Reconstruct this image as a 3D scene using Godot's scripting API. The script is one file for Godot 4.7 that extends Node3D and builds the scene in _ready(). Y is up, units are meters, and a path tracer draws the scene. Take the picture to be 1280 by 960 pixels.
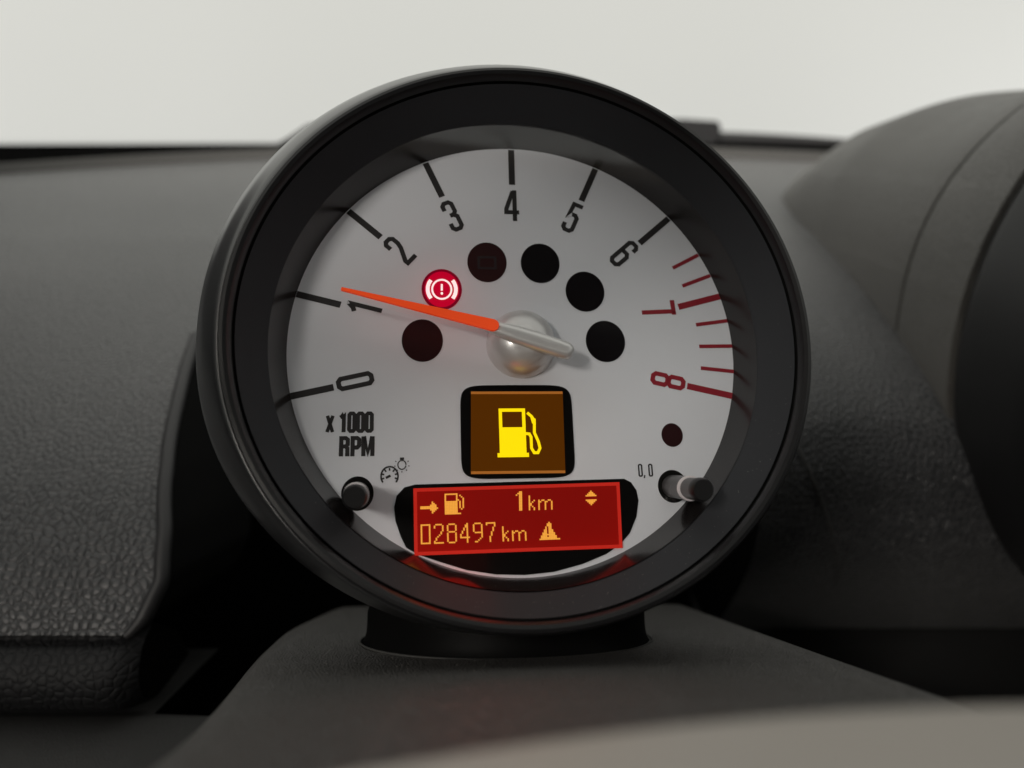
extends Node3D
# Close-up of a tachometer pod on a steering column, seen over the shroud, dashboard and windscreen behind.
# All shapes are written in millimetres round the eye point EYE (x right, y up, z towards the driver).

const EYE := Vector3(0, 1.15, 0)
var rng := RandomNumberGenerator.new()
var M := {}
const ROOF_SLOT_RIGHT := -350.0  # right side of the roof slot, set so daylight misses the right dash
const ROOF_SLOT_LEFT := -490.0  # left side of the roof slot, set to keep daylight off the left dash


# ---------------------------------------------------------------- mesh helper
class Geo:
	var v := PackedVector3Array()
	var n := PackedVector3Array()
	var uv := PackedVector2Array()

	func tri(a: Vector3, b: Vector3, c: Vector3, na: Vector3, nb: Vector3, nc: Vector3, ua := Vector2.ZERO, ub := Vector2.ZERO, uc := Vector2.ZERO) -> void:
		var g := (b - a).cross(c - a)
		if g.length_squared() < 1e-14:
			return
		if g.dot(na + nb + nc) > 0.0:  # front faces run clockwise
			v.append_array([a, c, b]); n.append_array([na, nc, nb]); uv.append_array([ua, uc, ub])
		else:
			v.append_array([a, b, c]); n.append_array([na, nb, nc]); uv.append_array([ua, ub, uc])

	func quad(a: Vector3, b: Vector3, c: Vector3, d: Vector3, nn: Vector3) -> void:
		tri(a, b, c, nn, nn, nn); tri(a, c, d, nn, nn, nn)

	# rows of points; side +1 or -1 chooses which way the normals look
	func grid(P: Array, wrap := false, side := 1.0, arc0 := -1.0) -> float:
		var R := P.size()
		var K: int = P[0].size()
		var N := []
		for i in R:
			var row := PackedVector3Array()
			for j in K:
				var i0: int = maxi(i - 1, 0)
				var i1: int = mini(i + 1, R - 1)
				var j0: int = (j - 1 + K) % K if wrap else maxi(j - 1, 0)
				var j1: int = (j + 1) % K if wrap else mini(j + 1, K - 1)
				var du: Vector3 = P[i1][j] - P[i0][j]
				var dv: Vector3 = P[i][j1] - P[i][j0]
				if dv.length_squared() < 1e-10:  # a pole
					var q := Vector3.ZERO
					var ii: int = i0 if i == R - 1 else i1
					for jj in K:
						q += (P[ii][jj] - P[i][j]).cross(P[ii][(jj + 1) % K] - P[i][j]) * (1.0 if ii > i else -1.0)
					row.append(q.normalized() * side)
				else:
					row.append(du.cross(dv).normalized() * side)
			N.append(row)
		# with arc0 the skin is unrolled: u along x, v along the way from the first row
		var arc := maxf(arc0, 0.0)
		for i in R - 1:
			var next := arc
			if arc0 >= 0.0:
				next += P[i][K / 2].distance_to(P[i + 1][K / 2]) if absf(P[i][K / 2].x - P[i + 1][K / 2].x) < 1.0 else Vector2(P[i][K / 2].y - P[i + 1][K / 2].y, P[i][K / 2].z - P[i + 1][K / 2].z).length()
			for j in (K if wrap else K - 1):
				var k: int = (j + 1) % K
				var ua := Vector2(P[i][j].x, arc) * 0.001
				var ub := Vector2(P[i + 1][j].x, next) * 0.001
				var uc := Vector2(P[i + 1][k].x, next) * 0.001
				var ud := Vector2(P[i][k].x, arc) * 0.001
				tri(P[i][j], P[i + 1][j], P[i + 1][k], N[i][j], N[i + 1][j], N[i + 1][k], ua, ub, uc)
				tri(P[i][j], P[i + 1][k], P[i][k], N[i][j], N[i + 1][k], N[i][k], ua, uc, ud)
			arc = next
		return arc

	# profile of (radius, z) turned round z; splits at sharp corners
	func lathe(pr: Array, c := Vector3.ZERO, seg := 96, side := 1.0, sx := 1.0, sy := 1.0) -> void:
		var run := [pr[0]]
		for i in range(1, pr.size()):
			run.append(pr[i])
			var last := i == pr.size() - 1
			var sharp := false
			if not last:
				var a: Vector2 = (pr[i] - pr[i - 1]).normalized()
				var b: Vector2 = (pr[i + 1] - pr[i]).normalized()
				sharp = a.dot(b) < 0.8
			if last or sharp:
				var P := []
				for p in run:
					var row := PackedVector3Array()
					for k in seg:
						var t := TAU * k / seg
						row.append(c + Vector3(p.x * cos(t) * sx, p.x * sin(t) * sy, p.y))
					P.append(row)
				grid(P, true, side)
				run = [pr[i]]

	# flat outline (x, y) raised from z0 to z1
	func plate(poly: PackedVector2Array, z0: float, z1: float) -> void:
		var ix := Geometry2D.triangulate_polygon(poly)
		for k in range(0, ix.size(), 3):
			var a := poly[ix[k]]; var b := poly[ix[k + 1]]; var d := poly[ix[k + 2]]
			tri(Vector3(a.x, a.y, z1), Vector3(b.x, b.y, z1), Vector3(d.x, d.y, z1), Vector3.BACK, Vector3.BACK, Vector3.BACK)
		var area := 0.0
		for k in poly.size():
			area += poly[k].cross(poly[(k + 1) % poly.size()])
		for k in poly.size():
			var a := poly[k]; var b := poly[(k + 1) % poly.size()]
			var e := (b - a).normalized() * signf(area)
			quad(Vector3(a.x, a.y, z0), Vector3(b.x, b.y, z0), Vector3(b.x, b.y, z1), Vector3(a.x, a.y, z1), Vector3(e.y, -e.x, 0))

	# a line of constant width, mitred, raised from z0 to z1
	func ribbon(p: Array, w: float, z0: float, z1: float, closed := false) -> void:
		var K := p.size()
		var L := []
		var Rr := []
		for i in K:
			var prev: Vector2 = p[(i - 1 + K) % K] if closed or i > 0 else p[i]
			var next: Vector2 = p[(i + 1) % K] if closed or i < K - 1 else p[i]
			var a: Vector2 = (p[i] - prev).normalized() if prev != p[i] else (next - p[i]).normalized()
			var b: Vector2 = (next - p[i]).normalized() if next != p[i] else a
			var t := (a + b).normalized()
			var nn := Vector2(-t.y, t.x)
			var m: float = w / 2.0 / maxf(0.45, nn.dot(Vector2(-a.y, a.x)))
			L.append(p[i] + nn * m); Rr.append(p[i] - nn * m)
		for i in (K if closed else K - 1):
			var k := (i + 1) % K
			plate(PackedVector2Array([L[i], L[k], Rr[k], Rr[i]]), z0, z1)

	func tube(path: Array, r: float, seg := 12, caps := true, ra: Array = []) -> void:
		var P := []
		var K := path.size()
		for i in K:
			var t: Vector3 = (path[mini(i + 1, K - 1)] - path[maxi(i - 1, 0)]).normalized()
			var up := Vector3.UP if absf(t.y) < 0.9 else Vector3.RIGHT
			var s := t.cross(up).normalized()
			var u := s.cross(t)
			var row := PackedVector3Array()
			var rr: float = ra[i] if ra.size() else r
			for k in seg:
				var a := TAU * k / seg
				row.append(path[i] + (s * cos(a) + u * sin(a)) * rr)
			P.append(row)
		grid(P, true, -1.0)
		if caps:
			for e in [0, K - 1]:
				var t: Vector3 = (path[0] - path[1]).normalized() if e == 0 else (path[K - 1] - path[K - 2]).normalized()
				for k in seg:
					tri(path[e], P[e][k], P[e][(k + 1) % seg], t, t, t)

	func rod(a: Vector3, b: Vector3, prof: Array, seg := 40) -> void:  # (radius, share of the way) turned round the line a-b
		var t := (b - a).normalized()
		var s := t.cross(Vector3.UP).normalized()
		var u := s.cross(t)
		var run := [prof[0]]
		for i in range(1, prof.size()):
			run.append(prof[i])
			var sharp := false
			var last := i == prof.size() - 1
			if not last:
				var l := (b - a).length()
				var d1: Vector2 = Vector2(prof[i].x - prof[i - 1].x, (prof[i].y - prof[i - 1].y) * l).normalized()
				var d2: Vector2 = Vector2(prof[i + 1].x - prof[i].x, (prof[i + 1].y - prof[i].y) * l).normalized()
				sharp = d1.dot(d2) < 0.8
			if last or sharp:
				var P := []
				for q in run:
					var row := PackedVector3Array()
					for k in seg:
						var g := TAU * k / seg
						row.append(a.lerp(b, q.y) + (s * cos(g) + u * sin(g)) * maxf(q.x, 0.0))
					P.append(row)
				grid(P, true, -1.0)
				run = [prof[i]]


func numbered(parent: Node, called: String) -> String:
	var s := called
	var k := 0
	while parent.has_node(NodePath(s)):
		k += 1
		s = "%s_%03d" % [called, k]
	return s


func thing(called: String, label: String, category: String, base: Vector3, turn := Basis()) -> Node3D:
	var o := Node3D.new()
	o.name = called
	add_child(o)
	o.transform = Transform3D(turn, EYE + base * 0.001)
	o.set_meta("label", label)
	o.set_meta("category", category)
	return o


# commits a shape written in millimetres; «off» is the thing's base in the same millimetres
func part(called: String, g: Geo, m: Material, parent: Node, off := Vector3.ZERO, label := "") -> MeshInstance3D:
	var a := []
	a.resize(Mesh.ARRAY_MAX)
	var vv := PackedVector3Array()
	for p in g.v:
		vv.append((p - off) * 0.001)
	a[Mesh.ARRAY_VERTEX] = vv
	a[Mesh.ARRAY_NORMAL] = g.n
	a[Mesh.ARRAY_TEX_UV] = g.uv
	var me := ArrayMesh.new()
	me.add_surface_from_arrays(Mesh.PRIMITIVE_TRIANGLES, a)
	me.surface_set_material(0, m)
	var o := MeshInstance3D.new()
	o.mesh = me
	o.name = numbered(parent, called)
	parent.add_child(o)
	if label:
		o.set_meta("label", label)
	return o


func lin(r: float, g: float, b: float) -> Color:  # real-world (linear) base colour
	return Color(r, g, b).linear_to_srgb()


func mat(called: String, c: Color, rough: float, spec := 0.5, metal := 0.0) -> StandardMaterial3D:
	var m := StandardMaterial3D.new()
	m.resource_name = called
	m.albedo_color = c
	m.roughness = rough
	m.metallic_specular = spec
	m.metallic = metal
	M[called] = m
	return m


func noise_tex(kind: int, freq: float, size: int, ramp: Array, nseed: int, cell := -1, jitter := 1.0, octaves := 1) -> NoiseTexture2D:
	var f := FastNoiseLite.new()
	f.noise_type = kind
	f.seed = nseed
	f.frequency = freq
	f.fractal_type = FastNoiseLite.FRACTAL_FBM if octaves > 1 else FastNoiseLite.FRACTAL_NONE
	f.fractal_octaves = octaves
	if cell >= 0:
		f.cellular_return_type = cell
		f.cellular_jitter = jitter
	var t := NoiseTexture2D.new()
	t.width = size
	t.height = size
	t.seamless = true
	t.seamless_blend_skirt = 0.15
	t.noise = f
	var g := Gradient.new()
	g.offsets = PackedFloat32Array(ramp.map(func(p): return p[0]))
	g.colors = PackedColorArray(ramp.map(func(p): return Color(p[1], p[1], p[1])))
	t.color_ramp = g
	return t


func relief(m: StandardMaterial3D, t: Texture2D, period_mm: float, depth_mm: float) -> void:
	m.heightmap_enabled = true
	m.heightmap_texture = t
	m.heightmap_scale = depth_mm * 0.1
	m.uv1_triplanar = true
	m.uv1_world_triplanar = true
	m.uv1_triplanar_sharpness = 4.0
	m.uv1_scale = Vector3.ONE * (1000.0 / period_mm)


func glow(called: String, c: Color, e: float, base := Color(0.02, 0.02, 0.02)) -> StandardMaterial3D:
	var m := mat(called, base, 0.35, 0.15)
	m.emission_enabled = true
	m.emission = c
	m.emission_energy_multiplier = e
	return m


# ---------------------------------------------------------------- lettering
const X0 := 0.06
const X1 := 0.34
func glyph(ch: String) -> Array:  # list of [points, closed] in a box 0.4 wide and 1 high
	var loop := func(xa, xb, ya, yb, c): return [Vector2(xa + c, ya), Vector2(xb - c, ya), Vector2(xb, ya + c), Vector2(xb, yb - c), Vector2(xb - c, yb), Vector2(xa + c, yb), Vector2(xa, yb - c), Vector2(xa, ya + c)]
	match ch:
		"0": return [[loop.call(X0, X1, 0.055, 0.945, 0.07), true]]
		"1": return [[[Vector2(0.04, 0.74), Vector2(0.13, 0.79), Vector2(0.22, 0.92), Vector2(0.24, 0.92), Vector2(0.24, 0)], false]]
		"2": return [[[Vector2(X0, 0.70), Vector2(X0, 0.87), Vector2(0.13, 0.945), Vector2(0.27, 0.945), Vector2(X1, 0.87), Vector2(X1, 0.68), Vector2(0.29, 0.52), Vector2(0.07, 0.15), Vector2(0.07, 0.055), Vector2(0.40, 0.055)], false]]
		"3": return [[[Vector2(X0, 0.72), Vector2(X0, 0.87), Vector2(0.13, 0.945), Vector2(0.27, 0.945), Vector2(X1, 0.87), Vector2(X1, 0.61), Vector2(0.27, 0.525), Vector2(0.15, 0.525)], false], [[Vector2(0.26, 0.52), Vector2(X1, 0.44), Vector2(X1, 0.13), Vector2(0.27, 0.055), Vector2(0.13, 0.055), Vector2(X0, 0.13), Vector2(X0, 0.28)], false]]
		"4": return [[[Vector2(0.25, 0.97), Vector2(0.05, 0.38), Vector2(0.05, 0.28), Vector2(0.43, 0.28)], false], [[Vector2(0.30, 1.0), Vector2(0.30, 0.0)], false]]
		"5": return [[[Vector2(0.38, 0.945), Vector2(0.10, 0.945), Vector2(0.08, 0.54), Vector2(0.16, 0.60), Vector2(0.27, 0.60), Vector2(X1, 0.52), Vector2(X1, 0.13), Vector2(0.27, 0.055), Vector2(0.13, 0.055), Vector2(X0, 0.13), Vector2(X0, 0.27)], false]]
		"6": return [[[Vector2(X1, 0.74), Vector2(X1, 0.87), Vector2(0.27, 0.945), Vector2(0.13, 0.945), Vector2(X0, 0.87), Vector2(X0, 0.13), Vector2(0.13, 0.055), Vector2(0.27, 0.055), Vector2(X1, 0.13), Vector2(X1, 0.47), Vector2(0.27, 0.55), Vector2(X0, 0.55)], false]]
		"7": return [[[Vector2(0.0, 1.0), Vector2(0.34, 0.93), Vector2(0.14, 0.0)], false], [[Vector2(0.32, 0.935), Vector2(0.44, 0.91)], false]]
		"8": return [[loop.call(X0, X1, 0.52, 0.945, 0.07), true], [loop.call(X0, X1, 0.055, 0.48, 0.07), true]]
		"R": return [[[Vector2(0.07, 0), Vector2(0.07, 0.92), Vector2(0.26, 0.92), Vector2(X1, 0.84), Vector2(X1, 0.60), Vector2(0.26, 0.50), Vector2(0.07, 0.50)], false], [[Vector2(0.26, 0.50), Vector2(0.33, 0.40), Vector2(0.33, 0)], false]]
		"P": return [[[Vector2(0.07, 0), Vector2(0.07, 0.92), Vector2(0.26, 0.92), Vector2(X1, 0.84), Vector2(X1, 0.54), Vector2(0.26, 0.44), Vector2(0.07, 0.44)], false]]
		"M": return [[[Vector2(0.05, 0), Vector2(0.05, 1)], false], [[Vector2(0.47, 0), Vector2(0.47, 1)], false], [[Vector2(0.07, 1), Vector2(0.26, 0.18), Vector2(0.45, 1)], false]]
		"x": return [[[Vector2(0.04, 0), Vector2(0.36, 1)], false], [[Vector2(0.36, 0), Vector2(0.04, 1)], false]]
		",": return [[[Vector2(0.10, 0.12), Vector2(0.04, -0.10)], false]]
	return []


func write_glyph(g: Geo, ch: String, at: Vector2, up: float, h: float, wscale: float, stroke: float, z1: float) -> void:
	for s in glyph(ch):
		var pts := []
		for p in s[0]:
			pts.append(at + (Vector2((p.x - 0.2) * wscale, p.y - 0.5) * h).rotated(up - PI / 2))
		g.ribbon(pts, stroke, 0.0, z1, s[1])


func write_block(g: Geo, s: String, left: float, right: float, low: float, high: float, stroke: float, z1: float) -> void:
	var each := (right - left) / s.length()
	for k in s.length():
		for st in glyph(s[k]):
			var pts := []
			for p in st[0]:
				pts.append(Vector2(left + each * k + each * p.x * (2.1 if s[k] != "M" else 1.9), low + (high - low) * p.y))
			g.ribbon(pts, stroke, 0.0, z1, st[1])


func arc(c: Vector2, rx: float, ry: float, a0: float, a1: float, steps: int) -> Array:
	var o := []
	for k in steps + 1:
		var a := deg_to_rad(lerpf(a0, a1, float(k) / steps))
		o.append(c + Vector2(cos(a) * rx, sin(a) * ry))
	return o


func disc(c: Vector2, rx: float, ry: float, steps := 40) -> PackedVector2Array:
	var o := arc(c, rx, ry, 0, 360, steps)
	o.pop_back()
	return PackedVector2Array(o)


# ---------------------------------------------------------------- the dot-matrix picture on the message display
var lcd: Image
const CELL := 6
func dot(x: int, y: int, c: Color) -> void:
	lcd.fill_rect(Rect2i(x * CELL, y * CELL, CELL, CELL), c.darkened(0.18))
	lcd.fill_rect(Rect2i(x * CELL, y * CELL, CELL - 1, CELL - 1), c)


func dots(x: int, y: int, rows: Array, c: Color) -> void:
	for j in rows.size():
		for i in rows[j].length():
			if rows[j][i] == "#":
				dot(x + i, y + j, c)


func lcd_picture() -> ImageTexture:
	lcd = Image.create(127 * CELL, 42 * CELL, false, Image.FORMAT_RGB8)
	var red := Color8(124, 14, 9)
	lcd.fill(red.darkened(0.12))  # lit from its left and lower edges
	for j in 42:
		for i in 127:
			var led := 0.16 * exp(-i / 30.0) + 0.16 * exp(-(41 - j) / 7.0) + 0.05 * exp(-(126 - i) / 8.0)
			lcd.fill_rect(Rect2i(i * CELL, j * CELL, CELL, CELL), red.lerp(Color8(205, 24, 12), led).darkened(0.1))
			lcd.fill_rect(Rect2i(i * CELL, j * CELL, CELL - 1, CELL - 1), red.lerp(Color8(205, 24, 12), led))
	var y := Color8(255, 172, 66)
	dots(3, 8, [".......#....", ".......##...", "......####..", "##########..", "###########.", "......####..", ".......##...", ".......#...."], y)
	dots(18, 3, ["########....", "#......#.#..", "#......#..#.", "#......#...#", "#......##..#", "########.#.#", "########.#.#", "########.#.#", "########.#.#", "########.#.#", "########..#.", "########....", "########....", "##########.."], y)
	dots(62, 3, ["..##", ".###", "#.##", "..##", "..##", "..##", "..##", "..##", "..##", "..##", "..##", "..##", "..##"], y)
	var km := ["#..............", "#..............", "#..............", "#..#..#.##..##.", "#.#...##..##..#", "##....#...#...#", "##....#...#...#", "#.#...#...#...#", "#..#..#...#...#", "#..#..#...#...#"]
	dots(70, 6, km, y)
	dots(106, 4, ["...#...", "..###..", ".#####.", "#######", ".......", ".......", "#######", ".#####.", "..###..", "...#..."], y)
	var D := {
		"0": ["######", "#....#", "#....#", "#....#", "#....#", "#....#", "#....#", "#....#", "#....#", "#....#", "#....#", "#....#", "######"],
		"2": [".####.", "#....#", "#....#", ".....#", ".....#", "....#.", "....#.", "...#..", "..#...", ".#....", ".#....", "#.....", "######"],
		"8": [".####.", "#....#", "#....#", "#....#", "#....#", ".####.", "#....#", "#....#", "#....#", "#....#", "#....#", "#....#", ".####."],
		"4": ["....#.", "...##.", "...##.", "..#.#.", "..#.#.", ".#..#.", ".#..#.", "#...#.", "#...#.", "######", "....#.", "....#.", "....#."],
		"9": [".####.", "#....#", "#....#", "#....#", "#....#", "#....#", ".#####", ".....#", ".....#", ".....#", "....#.", "...#..", ".##..."],
		"7": ["######", "#....#", ".....#", "....#.", "....#.", "....#.", "...#..", "...#..", "...#..", "..#...", "..#...", "..#...", "..#..."]}
	var k := 0
	for ch in "028497":
		dots(3 + k * 8, 23, D[ch], y)
		k += 1
	dots(53, 26, km, y)
	dots(76, 24, ["......#......", ".....###.....", ".....###.....", "....#.##.....", "....#.##.....", "...##.###....", "...##.###....", "..###.####...", "..########...", ".####.#####..", ".##########..", "#############"], y)
	return ImageTexture.create_from_image(lcd)


# ---------------------------------------------------------------- build
func _ready() -> void:
	rng.seed = 11
	# camera
	var cam := Camera3D.new()
	cam.name = "camera"
	add_child(cam)
	cam.position = EYE
	cam.rotation_degrees = Vector3(-17.2, 0, 0)
	cam.fov = rad_to_deg(2.0 * atan(480.0 / 960.0))
	cam.near = 0.01
	cam.far = 100.0
	var at := CameraAttributesPhysical.new()
	at.frustum_focal_length = 24.0
	at.exposure_aperture = 8.5
	at.frustum_focus_distance = 0.166
	at.frustum_near = 0.01
	at.frustum_far = 100.0
	cam.attributes = at
	# overcast sky
	var env := Environment.new()
	env.background_mode = Environment.BG_SKY
	var sm := ProceduralSkyMaterial.new()
	sm.sky_top_color = Color(0.85, 0.848, 0.818)
	sm.sky_horizon_color = Color(0.83, 0.83, 0.806)
	sm.sky_curve = 0.2
	sm.ground_horizon_color = Color(0.12, 0.115, 0.11)
	sm.ground_bottom_color = Color(0.10, 0.095, 0.09)
	sm.sun_angle_max = 0.0
	var cloud := noise_tex(FastNoiseLite.TYPE_SIMPLEX_SMOOTH, 0.004, 1024, [[0.2, 0.0], [0.8, 0.36]], 21, -1, 1.0, 3)
	cloud.height = 512
	sm.sky_cover = cloud
	var sky := Sky.new()
	sky.sky_material = sm
	env.sky = sky
	env.sky_rotation = Vector3(0, 2.2, 0)
	env.tonemap_mode = Environment.TONE_MAPPER_LINEAR
	env.tonemap_exposure = 1.0
	env.sdfgi_enabled = true
	env.ssao_enabled = true
	env.ssil_enabled = true
	var we := WorldEnvironment.new()
	we.name = "world_environment"
	we.environment = env
	add_child(we)
	# soft daylight through the cloud, over the left shoulder
	var sun := DirectionalLight3D.new()
	sun.name = "daylight"
	add_child(sun)
	sun.rotation_degrees = Vector3(-31, -32, 0)
	sun.light_energy = 0.95
	sun.light_color = Color(1.0, 0.97, 0.93)
	sun.light_angular_distance = 16.0
	sun.shadow_enabled = true

	make_materials()
	dashboard()
	speedometer_hood()
	windscreen()
	wipers()
	column_shroud()
	steering_wheel()
	added_driver_seat()
	cabin()
	tachometer()
	dust()


func make_materials() -> void:
	var pebble := noise_tex(FastNoiseLite.TYPE_CELLULAR, 0.022, 1024, [[0.0, 0.0], [0.06, 0.05], [0.22, 0.75], [0.5, 1.0]], 3, FastNoiseLite.RETURN_DISTANCE2_SUB, 0.9)
	var fine := noise_tex(FastNoiseLite.TYPE_CELLULAR, 0.05, 1024, [[0.0, 0.0], [0.3, 0.45], [0.8, 1.0]], 7, FastNoiseLite.RETURN_DISTANCE2_SUB, 1.0)
	var soft := noise_tex(FastNoiseLite.TYPE_SIMPLEX_SMOOTH, 0.03, 512, [[0.0, 0.0], [1.0, 1.0]], 5, -1, 1.0, 4)
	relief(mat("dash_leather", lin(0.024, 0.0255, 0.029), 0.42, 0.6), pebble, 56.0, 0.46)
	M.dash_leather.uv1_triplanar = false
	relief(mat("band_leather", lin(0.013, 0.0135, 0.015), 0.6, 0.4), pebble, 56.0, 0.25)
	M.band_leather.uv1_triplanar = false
	relief(mat("hood_leather", lin(0.084, 0.077, 0.067), 0.40, 0.7), fine, 34.0, 0.5)
	relief(mat("shroud_plastic", lin(0.088, 0.085, 0.082), 0.42, 0.55), fine, 38.0, 0.5)
	relief(mat("lower_plastic", lin(0.030, 0.030, 0.030), 0.6, 0.45), fine, 30.0, 0.12)
	relief(mat("satin_black", lin(0.016, 0.016, 0.017), 0.45, 0.45), soft, 12.0, 0.012)
	relief(mat("housing_black", lin(0.024, 0.025, 0.027), 0.32, 0.6), soft, 12.0, 0.008)
	M["housing_black"].clearcoat_enabled = true
	M["housing_black"].clearcoat = 0.6
	M["housing_black"].clearcoat_roughness = 0.3
	mat("rubber", lin(0.022, 0.022, 0.024), 0.5, 0.5)
	for k in ["dash_leather", "hood_leather"]:
		M[k].rim_enabled = true
		M[k].rim = 0.6 if k == "dash_leather" else 0.3
		M[k].rim_tint = 0.0
	mat("seat_fabric", lin(0.22, 0.15, 0.11), 0.8, 0.3)  # tan picked to bounce warm light onto the dial
	mat("lining", lin(0.30, 0.25, 0.20), 0.9, 0.3)  # warm tone picked for its bounce onto the dial
	mat("collar_black", lin(0.004, 0.004, 0.004), 0.5, 0.15)
	mat("lip_black", lin(0.010, 0.010, 0.011), 0.33, 0.4)
	mat("wall_gloss", lin(0.009, 0.008, 0.008), 0.2, 0.5)
	M.wall_gloss.clearcoat_enabled = true
	M.wall_gloss.clearcoat = 0.3
	M.wall_gloss.clearcoat_roughness = 0.15
	mat("seal_grey", lin(0.05, 0.05, 0.048), 0.7, 0.4)
	mat("symbol_unlit", lin(0.022, 0.018, 0.019), 0.4, 0.3)
	mat("under_dash", lin(0.03, 0.03, 0.03), 0.6, 0.4)
	mat("rail_plastic", lin(0.075, 0.073, 0.070), 0.6, 0.5)
	mat("seam_grey", lin(0.09, 0.09, 0.09), 0.4, 0.5)
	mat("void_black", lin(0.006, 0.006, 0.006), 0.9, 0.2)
	mat("gloss_black", lin(0.010, 0.010, 0.011), 0.18, 0.5)
	mat("bezel_black", lin(0.034, 0.036, 0.040), 0.45, 0.2)
	mat("wheel_pad", lin(0.50, 0.465, 0.425), 0.55, 0.5)
	mat("wheel_rim", lin(0.02, 0.02, 0.02), 0.5, 0.4)
	mat("dial_silver", lin(0.71, 0.735, 0.785), 0.5, 0.5)
	mat("print_black", lin(0.018, 0.017, 0.018), 0.6, 0.4)
	mat("print_red", lin(0.27, 0.013, 0.025), 0.55, 0.4)
	mat("lamp_off", lin(0.007, 0.006, 0.007), 0.25, 0.22)
	mat("lamp_off_red", lin(0.028, 0.010, 0.011), 0.3, 0.22)
	mat("hub_silver", lin(0.66, 0.66, 0.66), 0.3, 0.6, 0.35)
	glow("needle_orange", Color8(172, 42, 10), 0.8, lin(0.75, 0.10, 0.03))  # emission added to lift the orange above what daylight gives
	mat("needle_edge", lin(0.8, 0.35, 0.2), 0.4, 0.4)
	mat("stalk_grey", lin(0.05, 0.048, 0.05), 0.35, 0.5)
	mat("ring_white", lin(0.7, 0.66, 0.68), 0.3, 0.5)
	mat("frame_black", lin(0.004, 0.004, 0.004), 0.3, 0.25)
	mat("wiper_black", lin(0.03, 0.03, 0.032), 0.45, 0.5)
	mat("dust", lin(0.35, 0.33, 0.30), 0.9, 0.3)
	glow("brake_red", Color8(188, 0, 40), 0.8, lin(0.2, 0.0, 0.01))
	glow("brake_rim", Color8(112, 0, 26), 0.8, lin(0.05, 0.0, 0.005))
	glow("symbol_white", Color8(255, 226, 222), 1.1)
	glow("amber_back", Color8(78, 39, 2), 1.0, lin(0.01, 0.004, 0.0))
	glow("amber_edge", Color8(158, 92, 36), 0.85, lin(0.1, 0.05, 0.01))
	glow("symbol_yellow", Color8(255, 222, 8), 1.1)
	glow("lcd_edge", Color8(182, 34, 22), 0.9, lin(0.1, 0.01, 0.01))
	var m := mat("lcd", Color(0.02, 0.0, 0.0), 0.3, 0.15)
	m.emission_enabled = true
	m.emission = Color.BLACK
	m.emission_texture = lcd_picture()
	m.emission_energy_multiplier = 1.0
	m = mat("lens", Color(0, 0, 0, 0.0), 0.02, 0.5)
	m.transparency = BaseMaterial3D.TRANSPARENCY_ALPHA
	m = mat("glass", Color(0, 0, 0, 0.0), 0.02, 0.2)
	m.transparency = BaseMaterial3D.TRANSPARENCY_ALPHA


# ---- dashboard: one padded moulding swept across the car
func pad_point(x: float, t: float) -> Vector3:
	# t 0 at the rear rail .. 1 at the crease above the lower band; the part right of the column turns under sooner
	var L := [Vector2(-640, -17), Vector2(-560, -26), Vector2(-491, -37), Vector2(-425, -48), Vector2(-358, -60), Vector2(-300, -72.5), Vector2(-255, -84), Vector2(-222, -96), Vector2(-203, -108), Vector2(-190, -120), Vector2(-182, -129)]
	var Rr := [Vector2(-640, -17), Vector2(-560, -26), Vector2(-491, -37), Vector2(-425, -48), Vector2(-358, -61), Vector2(-305, -75), Vector2(-274, -88), Vector2(-259, -102), Vector2(-254, -122), Vector2(-261, -155), Vector2(-296, -206)]
	var k := clampf(t, 0, 1) * (L.size() - 1)
	var i := mini(int(k), L.size() - 2)
	var get := func(A): return A[maxi(i - 1, 0)].lerp(A[i], 1.0).cubic_interpolate(A[i + 1], A[maxi(i - 1, 0)], A[mini(i + 2, A.size() - 1)], k - i)
	var a: Vector2 = get.call(L)
	var b: Vector2 = get.call(Rr)
	var w := smoothstep(-60.0, 70.0, x)
	var p := a.lerp(b, w)
	var far := clampf((-p.x - 425.0) / 215.0, 0, 1)
	var rear_z := -745.0 + 5.2e-4 * x * x
	var rear_y := -7.0 - 16.0 * pow(x / 433.0, 2)
	p.x = lerpf(p.x, lerpf(-425, rear_z, far), 1.0 if far > 0 else 0.0)
	p.y = lerpf(p.y, lerpf(-48, rear_y, pow(far, 0.9)), far)
	return Vector3(x, p.y, p.x)


func notch_left(t: float) -> float:
	var c := [[0.0, -40.0], [0.5, -128.0], [0.60, -118.0], [0.70, -109.5], [0.80, -103.5], [0.88, -101.0], [0.95, -104.0], [1.0, -108.0]]
	for k in c.size() - 1:
		if t <= c[k + 1][0]:
			return lerpf(c[k][1], c[k + 1][1], (t - c[k][0]) / (c[k + 1][0] - c[k][0]))
	return -108.0


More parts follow.
